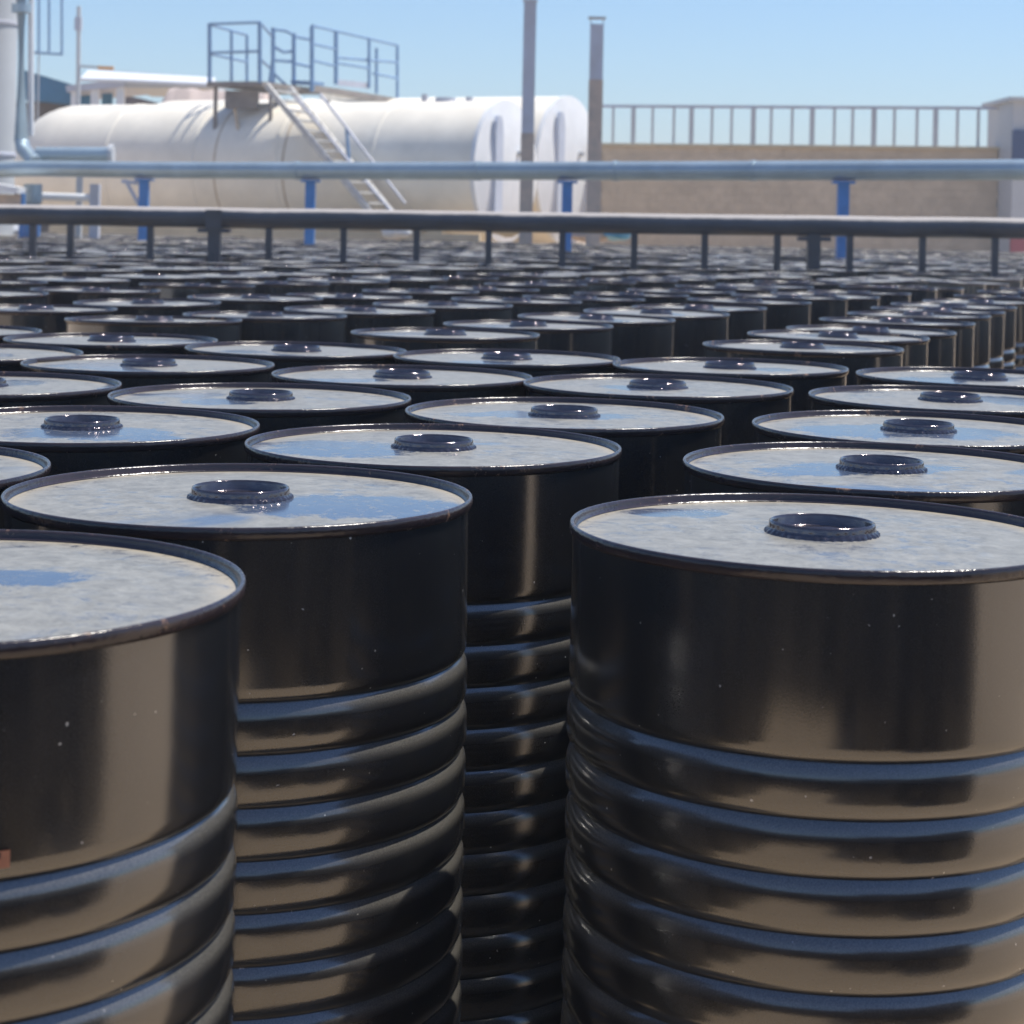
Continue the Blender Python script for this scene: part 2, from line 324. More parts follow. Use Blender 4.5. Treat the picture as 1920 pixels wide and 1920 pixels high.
def make_drum(seg=128, amp=0.0008, seed=0, flush=0):
    root = bpy.data.objects.new('steel_drum', None); C.objects.link(root); root.empty_display_size = .1
    sh = MB().lathe(shell_profile(), seg, close=False).build('shell', M['shell'], root, angle=50)
    lumpy(sh, amp, seed)
    MB().lathe(chime_prof, seg, close=False).build('chime', M['chime'], root, angle=60)
    MB().lathe([(r, z + flush) for r, z in lid_prof], seg, close=False).build('lid', M['lid'], root, angle=50)
    MB().lathe(cap_prof, 160 if seg > 60 else 40, rmod=capmod if seg > 60 else None, close=False).build('filler_cap', M['cap'], root, angle=55)
    return root
protos = [make_drum(128, .0014, 3.1), make_drum(128, .0019, 9.7), make_drum(128, .0012, 21.3), make_drum(128, .0022, 33.3)]
far_proto = make_drum(40, 0, 0, .007)
used = set()
def place(x, y, label, group, i, far=False, tilt=0):
    src = far_proto if far else protos[i % 4]
    if src.name not in used:
        used.add(src.name); o = src
    else:
        o = src.copy(); C.objects.link(o)
        for ch in src.children:
            c = ch.copy(); C.objects.link(c); c.parent = o
    o.location = (x, y, 0); o.rotation_euler.z = random.uniform(0, 6.28)
    if y <= 6.2: o.rotation_euler.x = random.gauss(0, .0022); o.rotation_euler.y = random.gauss(0, .0022)
    if y > 6.2:                        # the yard is not quite level
        q = min(1, (y - 5) / 12)
        o.location.z = -random.random() * .030 * q; o.rotation_euler.x = random.gauss(0, .006 * (1 + q)); o.rotation_euler.y = random.gauss(0, .006 * (1 + q))
    tag(o, label, 'drum', group)
    return o

G = 'black steel drums standing in rows'
near = {
'D1': (-.527, 1.786, 'nearest black ribbed drum, cut off by the left edge, its cap out of view'),
'D2': (-.326, 2.387, 'big black ribbed drum left of centre with a blue wet patch right of its cap'),
'A': (-.112, 2.954, 'black drum in the middle, third in its line, blue smear left of its cap'),
'B': (.100, 3.486, 'black drum just right of centre with a blue wet patch round its cap'),
'E': (.314, 4.120, 'clean grey-lidded black drum right behind the one with a blue patch round its cap'),
'H': (.539, 4.724, 'rearmost black drum of the middle front line, right of centre before the gap'),
'U': (.354, 2.196, 'biggest black ribbed drum at the front right, rust flecks on its front rim'),
'O': (.539, 2.800, 'black drum right behind the biggest front right drum, cap edge crimped and shiny'),
'N': (.705, 3.349, 'black drum third from the front in the right hand line'),
'M': (.893, 3.947, 'black drum fourth from the front in the right hand line'),
'L': (1.096, 4.540, 'rearmost drum of the right hand front line, at the right edge'),
'T': (-.688, 3.144, 'black drum at the left, diagonally behind the front left pair'),
'C': (-.470, 3.688, 'grey-lidded black drum left of centre, second in the left line'),
'Dd': (-.233, 4.254, 'black drum third in the left line, slightly left of the middle'),
'F': (-.005, 4.885, 'rearmost black drum of the left line, at the middle before the gap'),
'R': (-.822, 4.442, 'black drum at the left, blue patch left of its cap, second of its line'),
'G': (-.555, 5.025, 'rearmost black drum of the far left line before the gap'),
'Q': (-1.077, 5.269, 'black drum near the left edge, last before the deep dark gap'),
'T0': (-.893, 2.565, 'black drum showing only its right rim at the left edge behind the nearest drum'),
'R0': (-1.055, 3.84, 'black drum half cut off by the left edge, nearest of the far left line'),
'Q0': (-1.32, 4.69, 'black drum at the left edge behind the half cut one, only its rim end showing'),
'V0': (-1.62, 5.52, 'farthest black drum cut off by the left edge before the deep dark gap'),
}
WET = {'D2': (.15, -.05, .19, .11), 'A': (-.13, -.03, .14, .12), 'B': (-.03, 0, .20, .08), 'N': (-.02, -.03, .24, .13), 'M': (.14, .03, .12, .12), 'T': (.04, -.09, .16, .10),
 'R': (-.11, -.02, .10, .12), 'L': (-.12, -.08, .11, .11), 'F': (-.05, -.13, .1, .07), 'C': (-.08, -.08, .09, .07), 'H': (.1, -.03, .08, .07), 'Dd': (-.12, -.10, .1, .06), 'U': (-.16, .15, .08, .05), 'D1': (.03, .05, .11, .06), 'G': (-.12, -.06, .08, .07)}
WET2 = WET
for i, (k, (x, y, lab)) in enumerate(near.items()):
    o = place(x, y, lab, G, i)
    if k in WET:
        o.rotation_euler.z = 0
        for ch in o.children:
            if ch.name.startswith('lid'): ch['wet_place'] = (WET[k][0], WET[k][1], 0.); ch['wet_size'] = (WET[k][2], WET[k][3], 0.)
# second block: lines running away from the camera
LN = {
 'right': [(.836, 5.563), (1.036, 6.16), (1.22, 6.60), (1.431, 7.22), (1.647, 7.83), (1.835, 8.40), (2.04, 8.98)],
 'centre': [(-.193, 5.863), (.065, 6.503), (.306, 7.03), (.569, 7.60), (.809, 8.23), (1.09, 8.95)],
 'left of centre': [(-1.151, 6.315), (-.85, 6.78), (-.57, 7.36), (-.27, 7.90), (.021, 8.45), (.333, 9.0), (.593, 9.58)],
 'left': [(-1.696, 6.97), (-1.408, 7.62), (-1.072, 8.22), (-.731, 8.78)],
 'far left': [(-2.233, 8.18), (-1.85, 8.68), (-1.546, 9.6)],
}
ORD = ['first', 'second', 'third', 'fourth', 'fifth', 'sixth', 'seventh', 'eighth', 'ninth', 'tenth', 'eleventh', 'twelfth', 'thirteenth', 'fourteenth', 'fifteenth', 'sixteenth', 'seventeenth', 'eighteenth', 'nineteenth', 'twentieth']
placed = [(v[0], v[1]) for v in near.values()]
tx, ty = .29, .60
cnt = len(near)
def seen(x, y, m=0):
    px, py = pix((x, y, H)); wr = F * RIM / y
    return px + wr > 6 - m and px - wr < 1914 + m
FARLINE = 13.0
allpos = []
for name, pts in LN.items():
    pts = list(pts)
    while pts[-1][1] < 16:
        x, y = pts[-1]; pts.append((x + tx * random.uniform(.93, 1.07) , y + ty * random.uniform(.95, 1.12)))
    vis = [p for p in pts if seen(*p)]
    for k, (x, y) in enumerate(vis):
        if y < FARLINE and k < len(ORD):
            lab = f'{ORD[k]} black drum from the front of the {name} line beyond the gap'
            place(x, y, lab, G, cnt); cnt += 1; placed.append((x, y))
        else: allpos.append((x, y)); placed.append((x, y))
def free(x, y, d=.56): return all((x - a) ** 2 + (y - b) ** 2 > d * d for a, b in placed)
# the field goes on behind: lines with gaps, then packed irregularly beyond the pipe barrier
nx, ny = ty / math.hypot(tx, ty), -tx / math.hypot(tx, ty)
for li in range(-3, 45):
    bx, by = .836 - nx * .94 * li, 5.563 - ny * .94 * li
    for k in range(-60, 60):
        x, y = bx + tx * k, by + 1.06 * ty * k
        x += random.uniform(-.05, .05); y += random.uniform(-.06, .06)
        if y < (9.3 if li > 0 else 13.5) or y > 16.3 or not seen(x, y): continue
        if li < 0 and random.random() < .0: continue
        if free(x, y): allpos.append((x, y)); placed.append((x, y))
for j in range(-40, 40):
    for k in range(0, 42):
        x = j * .64 + (k % 2) * .32 + random.uniform(-.04, .04); y = 16.75 + k * .6 + random.uniform(-.05, .05)
        if y > 33.3 or not seen(x, y) or random.random() < .09: continue
        if free(x, y, .575): allpos.append((x, y)); placed.append((x, y))
allpos.sort(key=lambda p: p[1])
nfar = 300 - cnt
lab_mid = 'black drum among the dense blurred rows in front of the dark pipe barrier'
lab_far = 'small blurred black drum in the packed field beyond the dark pipe barrier'
for i, (x, y) in enumerate(allpos[:nfar]):
    place(x, y, lab_mid if y < 16.4 else lab_far, 'blurred drums in front of the pipe barrier' if y < 16.4 else 'blurred drums beyond the pipe barrier', i, far=y > 9.9)
rest = allpos[nfar:]
for k in range(22): rest.append((1.70 + tx * k + random.uniform(-.03, .03), 5.0 + 1.03 * ty * k))      # unseen next line right of the view, added for its dark reflection
for j in range(9):
    for k in range(5): rest.append((.42 - j * .61 - (k % 2) * .2 + random.uniform(-.03, .03), -.76 - k * .6 + random.uniform(-.03, .03)))   # unseen block behind the camera, added to darken reflections in drum sides
rest += [(1.66, .98), (.92, -.17), (1.46, .38), (2.07, .42), (.85, .42), (1.02, -.76), (1.45, -1.0), (1.12, 2.58), (1.33, 3.18), (1.55, 3.78), (1.77, 4.36), (-1.12, 1.98), (-1.33, 1.4 - .05), (-1.27, 3.24), (-1.49, 2.66), (-1.71, 2.1), (-1.95, 3.1), (-1.54, 4.1), (-1.75, 3.6), (-1.95, 1.5), (-1.75, .8)]  # unseen drums added out of view, keeping bright ground out of reflections
rest += [(-.76, 1.17), (-.95, .57), (-1.15, -.04), (-1.5, .75)]     # the left line goes on unseen, added to block reflected ground
# far drums too small to count, plus the added unseen ones: one object
sb = []
for prof, mk in ((shell_profile()[:6] + shell_profile()[7:-9:7] + shell_profile()[-5:], 'shell'), (chime_prof, 'chime'), ([(r, z + .008) for r, z in lid_prof], 'lid'), (cap_prof, 'cap')):
    mb = MB()
    rj = random.Random(5)
    for x, y in rest: mb.lathe(prof, 24, (x, y, 0 if y < 14 else -rj.random() * .035), close=False)
    sb.append((mb, mk))
me = bpy.data.meshes.new('drum_field'); V = []; Fc = []; MI = []
for q, (mb, mk) in enumerate(sb):
    o = len(V); V += mb.v; Fc += [tuple(o + i for i in f) for f in mb.f]; MI += [q] * len(mb.f); me.materials.append(M[mk])
me.from_pydata(V, [], Fc); me.polygons.foreach_set('material_index', MI); me.polygons.foreach_set('use_smooth', [True] * len(Fc)); me.update()
df = bpy.data.objects.new('drum_field', me); C.objects.link(df)
tag(df, 'tiny blurred black drums before the white tanks, plus unseen drums added round the view', 'drums'); df['kind'] = 'stuff'
print('DRUMS near', cnt, 'all', len(allpos) + cnt, 'stuff', len(rest), rest[0] if rest else None)
# orange label wrapped on the front left drum
d1 = [o for o in C.objects if o.get('label', '').startswith('nearest black ribbed drum')][0]
d1.rotation_euler.z = 0
for ch in d1.children:
    if ch.name.startswith('filler_cap'): ch.location.x = -.016
lb = MB(); ik = MB()
def wrap(mb, a0, a1, z0, z1, r, n=8):
    vs = []
    for z in (z0, z1):
        for i in range(n + 1):
            a = a0 + (a1 - a0) * i / n; vs.append((r * math.cos(a), r * math.sin(a), z))
    mb.add(vs, [(i, i + 1, n + 2 + i, n + 1 + i) for i in range(n)])
wrap(lb, math.radians(262), math.radians(299.3), .701, .715, R0 + .0024)
for k in range(7): wrap(ik, math.radians(266 + 4.8 * k), math.radians(269 + 4.8 * k), .709 - .002 * (k % 2), .714, R0 + .0030)
st = lb.build('sticker', M['label'], d1); st.location = (0, 0, 0); st['label'] = 'small orange sticker edge on the drum side'
iko = ik.build('sticker_print', M['ink'], st); iko.location = (0, 0, 0)

# ------------------------------------------------------------ dark pipe barrier (about 16 m away)
A, B = at(-120, 401, 16.2), at(2060, 431, 15.6)
def on(px):                                    # point on the pipe axis seen at column px
    lo, hi = 0., 1.
    for _ in range(40):
        m_ = (lo + hi) / 2
        if pix(A.lerp(B, m_))[0] < px: lo = m_
        else: hi = m_
    return A.lerp(B, lo)
pb = thing('pipe_barrier', (A.x, A.y, 0), 'low dark steel pipe barrier on short posts crossing the drum yard', 'barrier')
mb = MB()
mb.path([A.lerp(B, k / 24) + Vector((0, 0, random.uniform(-.003, .003))) for k in range(25)], .083, 20); mb.build('pipe', M['darkpipe'], pb)
MB().box((on(403) + Vector((0, 0, -.012))), (.13, .18, .155)).build('clamp', M['darkpipe'], pb, smooth=False)
for px in (62, 133, 283, 505, 645, 782, 917, 1055, 1190, 1322, 1458, 1594, 1730, 1866):
    p = on(px); MB().box((p.x, p.y, (p.z - .06) / 2), (.052, .052, p.z - .06)).build('post', M['darkpipe'], pb, smooth=False)
for px in (403, 1526):
    p = on(px); m_ = MB().box((p.x, p.y, (p.z - .06) / 2), (.10, .10, p.z - .06)); m_.box((p.x, p.y - .01, p.z - .105), (.26, .12, .035)).box((p.x, p.y, .36), (.13, .13, .72))
    m_.build('main_post', M['darkpipe'], pb, smooth=False)

# ------------------------------------------------------------ pale overhead pipeline on blue posts
UP = [at(-90, 322, 27.8), at(60, 316, 27.4), at(300, 319, 26.6), at(700, 320.5, 25), at(1290, 320.5, 22.8), at(2050, 318, 20.6)]
def upt(px):
    for a, b in zip(UP, UP[1:]):
        if pix(a)[0] <= px <= pix(b)[0]:
            t = (px - pix(a)[0]) / (pix(b)[0] - pix(a)[0]); return a.lerp(b, t)
pl = thing('pipeline', (UP[0].x, UP[0].y, 0), 'long pale grey-blue pipeline carried on blue posts in front of the tanks', 'pipeline')
MB().path(UP, .112, 20).build('pipe', M['galv'], pl)
for px in (560, 905, 1160, 1420):
    p = upt(px); q = upt(px + 8); MB().bar(p, q, .122, 20).build('weld_collar', M['galv'], pl)
for px in (272, 588, 1077, 1600):
    p = upt(px); m_ = MB().box((p.x, p.y, (p.z - .15) / 2), (.125, .125, p.z - .15)); m_.box((p.x, p.y, p.z - .135), (.24, .2, .03))
    m_.build('support_post', M['blue'], pl, smooth=False)
p = upt(272); a = upt(240)
MB().beam((a.x - .05, p.y - .02, p.z - .16), (p.x, p.y - .02, p.z - .19), .05, .05).beam((a.x, p.y - .02, p.z - .14), (p.x - .04, p.y - .02, p.z - .52), .045, .045).build('bracket', M['pole'], pl, smooth=False)

# ------------------------------------------------------------ two white tanks
th = math.radians(26); ax = Vector((-math.cos(th), math.sin(th), 0)); bx = Vector((math.sin(th), math.cos(th), 0))
def tank(E, R, L, label, bands):
    t = thing('storage_tank', (E.x, E.y, 0), label, 'tank', 'white horizontal storage tanks')
    Rm = ax.to_track_quat('Z', 'Y').to_matrix()
    pr = [(R, -.02), (R, 0)] + [(R, L * k / 16) for k in range(1, 17)]
    MB().lathe(pr, 72, E, Rm, close=False).build('barrel', M['white'], t)
    dome = [(R * math.cos(a), L + 1.5 * math.sin(a)) for a in [PI / 2 * k / 12 for k in range(13)]]
    MB().lathe(dome, 72, E, Rm, close=False).build('domed_end', M['white'], t)
    MB().lathe([(R + .012, -.05), (R + .012, .03), (R, .03)], 72, E, Rm, close=False).build('end_rim', M['whitem'], t)
    MB().lathe([(R + .011, -.05), (R - .02, -.055), (R * .85, -.10), (R * .6, -.16), (R * .3, -.20), (0, -.21)], 72, E, Rm, close=False).build('end_plate', M['whitem'], t)
    for s in bands: MB().lathe([(R, s - .05), (R + .012, s - .04), (R + .012, s + .04), (R, s + .05)], 72, E, Rm, close=False).build('weld_band', M['white'], t)
    for s in (.9, L * .5, L - .7):
        m_ = MB(); c = E + ax * s; Rr = Matrix((ax, bx, (0, 0, 1))).transposed()
        m_.box((c.x, c.y, (c.z - R * .72) / 2), (.3, R * 1.5, c.z - R * .72), Rr); m_.build('saddle', M['conc'], t, smooth=False)
    # small valve on the end plate
    v = E - ax * .18 + bx * .18 + Vector((0, 0, .35)); MB().bar(v, v - ax * .12, .06, 16).build('nozzle', M['grey'], t)
    # shade on the tank end, put in as a blue-grey round-headed strip
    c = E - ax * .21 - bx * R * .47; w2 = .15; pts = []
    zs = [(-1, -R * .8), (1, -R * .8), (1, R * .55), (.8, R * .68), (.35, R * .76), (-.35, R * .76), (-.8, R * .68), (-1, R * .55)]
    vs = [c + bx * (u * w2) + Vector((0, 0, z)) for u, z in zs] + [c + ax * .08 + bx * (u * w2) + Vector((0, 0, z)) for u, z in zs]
    n = len(zs); MB().add(vs, [tuple(range(n)), tuple(range(2 * n - 1, n - 1, -1))] + [(i, n + i, n + (i + 1) % n, (i + 1) % n) for i in range(n)]).build('end_shade_strip', M['endshade'], t, smooth=False)
    return t
E1 = at(945, 322, 36)
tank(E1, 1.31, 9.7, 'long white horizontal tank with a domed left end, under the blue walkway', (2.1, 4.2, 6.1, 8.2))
E2 = at(1062, 320, 39.3)
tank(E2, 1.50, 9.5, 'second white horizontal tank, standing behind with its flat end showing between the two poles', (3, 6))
# manhole fittings on the front tank
for s, hh in ((1.0, .10), (1.35, .16), (1.7, .08)):
    c = E1 + ax * s + Vector((0, 0, 1.31)); 
fit = MB()
for s, hh, r in ((.75, .10, .07), (1.25, .09, .2), (1.7, .16, .06)):
    c = E1 + ax * s + Vector((0, 0, 1.29)); fit.bar(c, c + Vector((0, 0, hh)), r, 14)
t1 = [o for o in C.objects if o.name == 'storage_tank'][0]
fit.build('top_fitting', M['pole'], t1)
# brown shadowless straps near the platform
for s in (5.55, 7.1 - 3.1):
    MB().lathe([(1.31, s - .018), (1.318, s - .018), (1.318, s + .018), (1.31, s + .018)], 72, E1, ax.to_track_quat('Z', 'Y').to_matrix(), close=False).build('strap', M['rustband'], t1)

# ------------------------------------------------------------ blue walkway over the tanks with its stair
wk = thing('tank_walkway', (at(440, 400, 37.5).x, 37.5, 0), 'raised walkway with blue guard rails on top of the white tanks', 'walkway')
def bars(name, m, segs, r, parent=wk, sq=False):
    for sgm in segs:
        mb = MB(); pts = [at(*p) for p in sgm]
        for a, b in zip(pts, pts[1:]): mb.bar(a, b, r, 8)
        mb.build(name, m, parent)
RB = M['railblue']
# platform deck (front platform)
fl = [at(388, 153, 37.3), at(492, 154, 36.9)]
back = bx * 2.4
mb = MB(); z_ = fl[0].z
c4 = [Vector((p.x, p.y, z_)) for p in (fl[0], fl[1])] + [Vector((p.x, p.y, z_)) + back for p in (fl[1], fl[0])]
mb.add([*c4, *[p - Vector((0, 0, .09)) for p in c4]], [(0, 1, 2, 3), (7, 6, 5, 4), (0, 4, 5, 1), (1, 5, 6, 2), (2, 6, 7, 3), (3, 7, 4, 0)]).build('front_deck', M['grating'], wk, smooth=False)
for p in (c4[0] + bx * .3, c4[1] + bx * .3, c4[2], c4[3]):
    MB().beam(p - Vector((0, 0, .09)), (p.x, p.y, 2.0), .07, .07).build('deck_leg', M['grating'], wk, smooth=False)
mb = MB(); mb.box((c4[0] + c4[1]) / 2 + Vector((.1, .35, -.33)), (.62, .3, .34)); mb.build('deck_box', M['grating'], wk, smooth=False)
bars('post', RB, [[(393, 154, 37.3), (393, 44, 37.3)], [(487, 155, 36.9), (487, 42, 36.9)]], .042)
bars('post', RB, [[(434, 154, 38.4), (434, 58, 38.4)], [(463, 156, 39.4), (463, 66, 39.4)]], .032)
bars('guard_rail', RB, [[(393, 45, 37.3), (487, 42, 36.9)], [(393, 99, 37.3), (487, 96, 36.9)], [(393, 46, 37.3), (463, 66, 39.4)], [(393, 101, 37.3), (463, 116, 39.4)], [(487, 42, 36.9), (512, 70, 38.3)], [(487, 110, 36.9), (512, 132, 38.3)]], .028)
# gate section
bars('post', RB, [[(512, 156, 38.2), (512, 52, 38.2)], [(551, 160, 38.4), (551, 62, 38.4)]], .042)
bars('gate_frame', RB, [[(512, 55, 38.2), (536, 58, 38.3), (551, 66, 38.4)], [(512, 87, 38.2), (532, 98, 38.3), (551, 96, 38.4)], [(512, 113, 38.2), (551, 116, 38.4)], [(551, 68, 38.4), (585, 75, 38.6)], [(551, 118, 38.4), (585, 126, 38.6)], [(514, 138, 38.2), (545, 168, 38.4)]], .03)
# long run to the right
bars('post', RB, [[(585, 172, 38.0), (585, 50, 38.0)], [(630, 158, 38.8), (630, 60, 38.8)]], .045)
bars('post', RB, [[(692, 165, 39.8), (692, 72, 39.8)], [(706, 175, 40.2), (706, 90, 40.2)], [(745, 190, 41), (745, 86, 41)]], .034)
bars('guard_rail', RB, [[(585, 48, 38.0), (745, 85, 41)], [(585, 82, 38.0), (630, 92, 38.8)], [(585, 113, 38.0), (630, 124, 38.8)], [(630, 108, 38.8), (745, 117, 40.9)], [(630, 118, 38.8), (692, 128, 39.8)], [(700, 138, 40.1), (745, 147, 41)]], .028)
def slab(name, p, m, th_=.1, dpt=.9):
    a, b = at(*p[0]), at(*p[1]); v = [a, b, b + bx * dpt, a + bx * dpt]; v += [q - Vector((0, 0, th_)) for q in v]
    return MB().add(v, [(0, 1, 2, 3), (7, 6, 5, 4), (0, 4, 5, 1), (1, 5, 6, 2), (2, 6, 7, 3), (3, 7, 4, 0)]).build(name, m, wk, smooth=False)
slab('rear_deck', [(590, 160, 37.8), (738, 184, 40.8)], M['grating'], .12)
slab('rear_deck_beam', [(600, 174, 38.2), (725, 190, 40.5)], M['stair'], .12, .2)
slab('toe_board', [(632, 149, 38.8), (690, 155, 39.8)], M['pole'], .12, .06)
slab('step_plate', [(545, 150, 38.3), (588, 152, 38.0)], RB, .07, .4)
# stair coming down towards the camera side
sa, sb_ = at(500, 160, 36.3), at(738, 452, 34.0)
so = bx * .8 + Vector((0, 0, .0))
for off in (Vector((0, 0, 0)), so):
    MB().beam(sa + off, sb_ + off, .05, .11).build('stringer', M['stair'], wk, smooth=False)
mb = MB()
nst = 15
for k in range(nst):
    c = sa.lerp(sb_, (k + .5) / nst) + so / 2; mb.box(c, (.2, .76, .035), Matrix.Rotation(-th, 3, 'Z'))
mb.build('stair_tread', M['stair'], wk, smooth=False)
bars('stair_rail', M['pole'], [[(552, 180, 35.9), (690, 345, 34.6), (742, 405, 34.2)], [(600, 176, 36.2), (650, 240, 35.7), (690, 292, 35.3), (760, 382, 34.8)]], .026)
bars('stair_rail_post', RB, [[(650, 240, 35.7), (655, 312, 35.7)], [(505, 160, 37.2), (512, 110, 37.2)]], .035)
MB().beam(at(440, 196, 37.4), at(456, 300, 37.2), .05, .05).build('brace', M['rustband'], wk, smooth=False)

# ------------------------------------------------------------ two tall poles
def pole(px, ytop, d, wpx, label, hat):
    b, t = at(px, 215, d), at(px, ytop, d); t.x = b.x; w_ = wpx * d / F
    o = thing('steel_pole', (b.x, d, 0), label, 'pole', 'tall square poles by the tank ends')
    split = at(px, 250 if not hat else 150, d).z
    MB().box((b.x, d, split / 2), (w_, w_, split)).build('rusty_base', M['rustpole'], o, smooth=False)
    MB().box((t.x, d, (split + t.z) / 2 + .001), (w_ * .94, w_ * .94, t.z - split)).build('shaft', M['pole'], o, smooth=False)
    if hat:
        m_ = MB()
        for sx in (-1, 1): m_.box((t.x + sx * w_ * .45, d, t.z + .05), (.015, .015, .1))
        m_.box((t.x, d, t.z + .10), (w_ * 1.25, w_ * 1.1, .025)); m_.build('top_frame', M['grey'], o, smooth=False)
    else: MB().box((t.x, d, t.z + .012), (w_ * 1.1, w_ * 1.1, .024)).build('cap_plate', M['pole'], o, smooth=False)
pole(990, 3, 30, 25, 'taller grey steel pole rising in front of the front tank end', False)
pole(1116, 46, 30, 26, 'shorter rust-streaked steel pole with a small frame on top, right of both tanks', True)

# ------------------------------------------------------------ tan wall with railing on the right
wa, wb = at(1118, 266, 40), at(1905, 280, 38)
mb = MB(); cw, ch, gap = .32, .16, .004; L = (wb - wa).length; ncol = int(L / cw); topz = (wa.z + wb.z) / 2
dirw = (wb - wa); dirw.z = 0; dirw.normalize(); Rw = Matrix.Rotation(math.atan2(dirw.y, dirw.x), 3, 'Z')
wl = thing('block_wall', (wa.x, wa.y, 0), 'tan block wall at the right behind the pipeline', 'wall')
mid_ = (wa + wb) / 2
MB().box((mid_.x, mid_.y + .12, (topz - .06) / 2), (L, .2, topz - .06), Rw).build('wall_core', M['tan'], wl, smooth=False)
rows = int(topz / ch)
for r_ in range(rows):
    for c_ in range(ncol):
        s = (c_ + (r_ % 2) * .5) * cw + cw / 2
        if s > L - .2: continue
        p = wa + dirw * s; mb.box((p.x, p.y, topz - .05 - ch * (r_ + .5)), (cw - gap, .06 + random.uniform(-.008, .008), ch - gap), Rw)
mb.build('block_face', M['tan'], wl, smooth=False)
MB().box((mid_.x, mid_.y + .08, topz - .02), (L + .04, .36, .06), Rw).build('coping', M['conc'], wl, smooth=False)
rl = thing('wall_railing', (wa.x, wa.y, topz), 'grey metal railing with widely spaced uprights on top of the tan wall', 'railing')
tz = at(1200, 199, 39.8).z
a = wa.copy(); b = wb.copy(); a.z = b.z = tz; a.y += .1; b.y += .1
MB().beam(a, b, .05, .06).build('top_rail', M['pole'], rl, smooth=False)
k = 0; s = .35
while s < L - .1:
    p = a + dirw * s; w_ = .09 if k % 3 == 1 else .05
    MB().box((p.x, p.y, (tz + topz + .01) / 2 - .01), (w_, w_, tz - topz - .03)).build('upright', M['grey'], rl, smooth=False); s += (.42, .40, .44, .36)[k % 4]; k += 1
# grey shed at the far right
sc = at(1992, 300, 37); stz = at(1915, 190, 37).z
sh = thing('grey_shed', (sc.x, 37, 0), 'grey shed with a navy band and red base at the right edge', 'shed')
MB().box((sc.x, 38, stz / 2), (1.9, 2, stz)).build('wall', M['grey'], sh, smooth=False)
MB().box((sc.x, 36.96, stz - .95), (1.94, .08, .8)).build('navy_band', M['navy'], sh, smooth=False)
MB().box((sc.x, 36.95, .75), (1.94, .1, 1.1)).build('red_base', M['red'], sh, smooth=False)
MB().box((sc.x, 38, stz + .04), (2.1, 2.2, .08)).build('roof', M['grey'], sh, smooth=False)

# ------------------------------------------------------------ low bund wall in front of the tanks
a, b = at(95, 430, 35.0), at(900, 440, 34.2)
bw = MB(); bz = .98
dv_ = Vector((b.x - a.x, b.y - a.y, 0)); m0 = (a + b) / 2
bw.box((m0.x, m0.y, bz / 2), (dv_.length, .2, bz), Matrix.Rotation(math.atan2(dv_.y, dv_.x), 3, 'Z'))
tag(bw.build('bund_wall', M['conc'], smooth=False), 'low sandy concrete wall below the front tank behind the drums', 'wall')

# ------------------------------------------------------------ left side: silo, pipes, buildings
d = 29
s0 = at(-40, 300, d); st_ = at(-40, -60, d)
si = thing('silo', (s0.x, d, 0), 'pale grey silo cut off by the left edge', 'silo')
R_ = (at(26, 300, d).x - s0.x)
MB().lathe([(R_, 0), (R_, st_.z)], 48, (s0.x, d, 0)).build('cylinder_wall', M['grey'], si)
for yy in (45, 290):
    zz = at(0, yy, d).z; MB().lathe([(R_, zz - .03), (R_ + .02, zz - .02), (R_ + .02, zz + .02), (R_, zz + .03)], 48, (s0.x, d, 0), close=False).build('seam_ring', M['pole'], si)
dp = thing('down_pipe', (at(40, 300, 28.3).x, 28.3, 0), 'thick blue-grey vertical pipe with a bend at its foot beside the silo', 'pipe')
MB().path([at(40, -60, 28.3), at(40, 262, 28.3), at(44, 280, 28.2), at(56, 293, 28.0), at(66, 306, 27.8)], .105, 20).build('pipe', M['galv'], dp)
MB().path([at(22 + 36, -60, 28.5), at(58, 255, 28.5)], .045, 12).build('side_pipe', M['whitem'], dp)
MB().bar(at(40, 8, 28.3), at(40, 24, 28.3), .14, 20).build('flange', M['galv'], dp)
MB().path([at(62, 345, 27.9), at(62, 378, 27.9), at(60, 398, 27.9)], .13, 20).build('lower_casing', M['galv'], dp)
MB().beam(at(60, 398, 27.9), (at(60, 398, 27.9).x, 27.9, 0), .2, .2).build('foot', M['blue'], dp, smooth=False)
hp = thing('branch_pipe', (at(140, 300, 28).x, 28, 0), 'short pale pipe with a flanged right end just above the pipeline', 'pipe')
MB().bar(at(68, 290, 28), at(206, 290, 28), .11, 20).build('pipe', M['galv'], hp)
MB().bar(at(205, 290, 28), at(213, 290, 28), .15, 20).build('flange', M['grey'], hp)
MB().beam(at(150, 300, 28), (at(150, 300, 28).x, 28, 0), .08, .08).build('leg', M['grey'], hp, smooth=False)
wp = thing('white_pipe', (at(120, 370, 27.5).x, 27.5, 0), 'white horizontal pipe ending at a grey upright, low at the left', 'pipe')
MB().bar(at(80, 368, 27.5), at(170, 371, 27.5), .055, 16).build('pipe', M['whitem'], wp)
p = at(179, 345, 27.5); MB().box((p.x, 27.5, p.z / 2), (.13, .13, p.z)).build('upright', M['pole'], wp, smooth=False)
lb2 = thing('pipe_platform', (at(10, 370, 27).x, 27, 0), 'small pale table-like platform at the left edge below the pipeline', 'platform')
MB().beam(at(-40, 344, 27), at(42, 358, 27), .5, .09).build('deck', M['whitem'], lb2, smooth=False)
for px in (-10, 42):
    p = at(px, 362, 27); MB().box((p.x, 27, p.z / 2), (.07, .07, p.z)).build('leg', M['blue'], lb2, smooth=False)
MB().box(at(20, 385, 27.1), (.35, .3, .3)).build('pump_box', M['rustpole'], lb2, smooth=False)

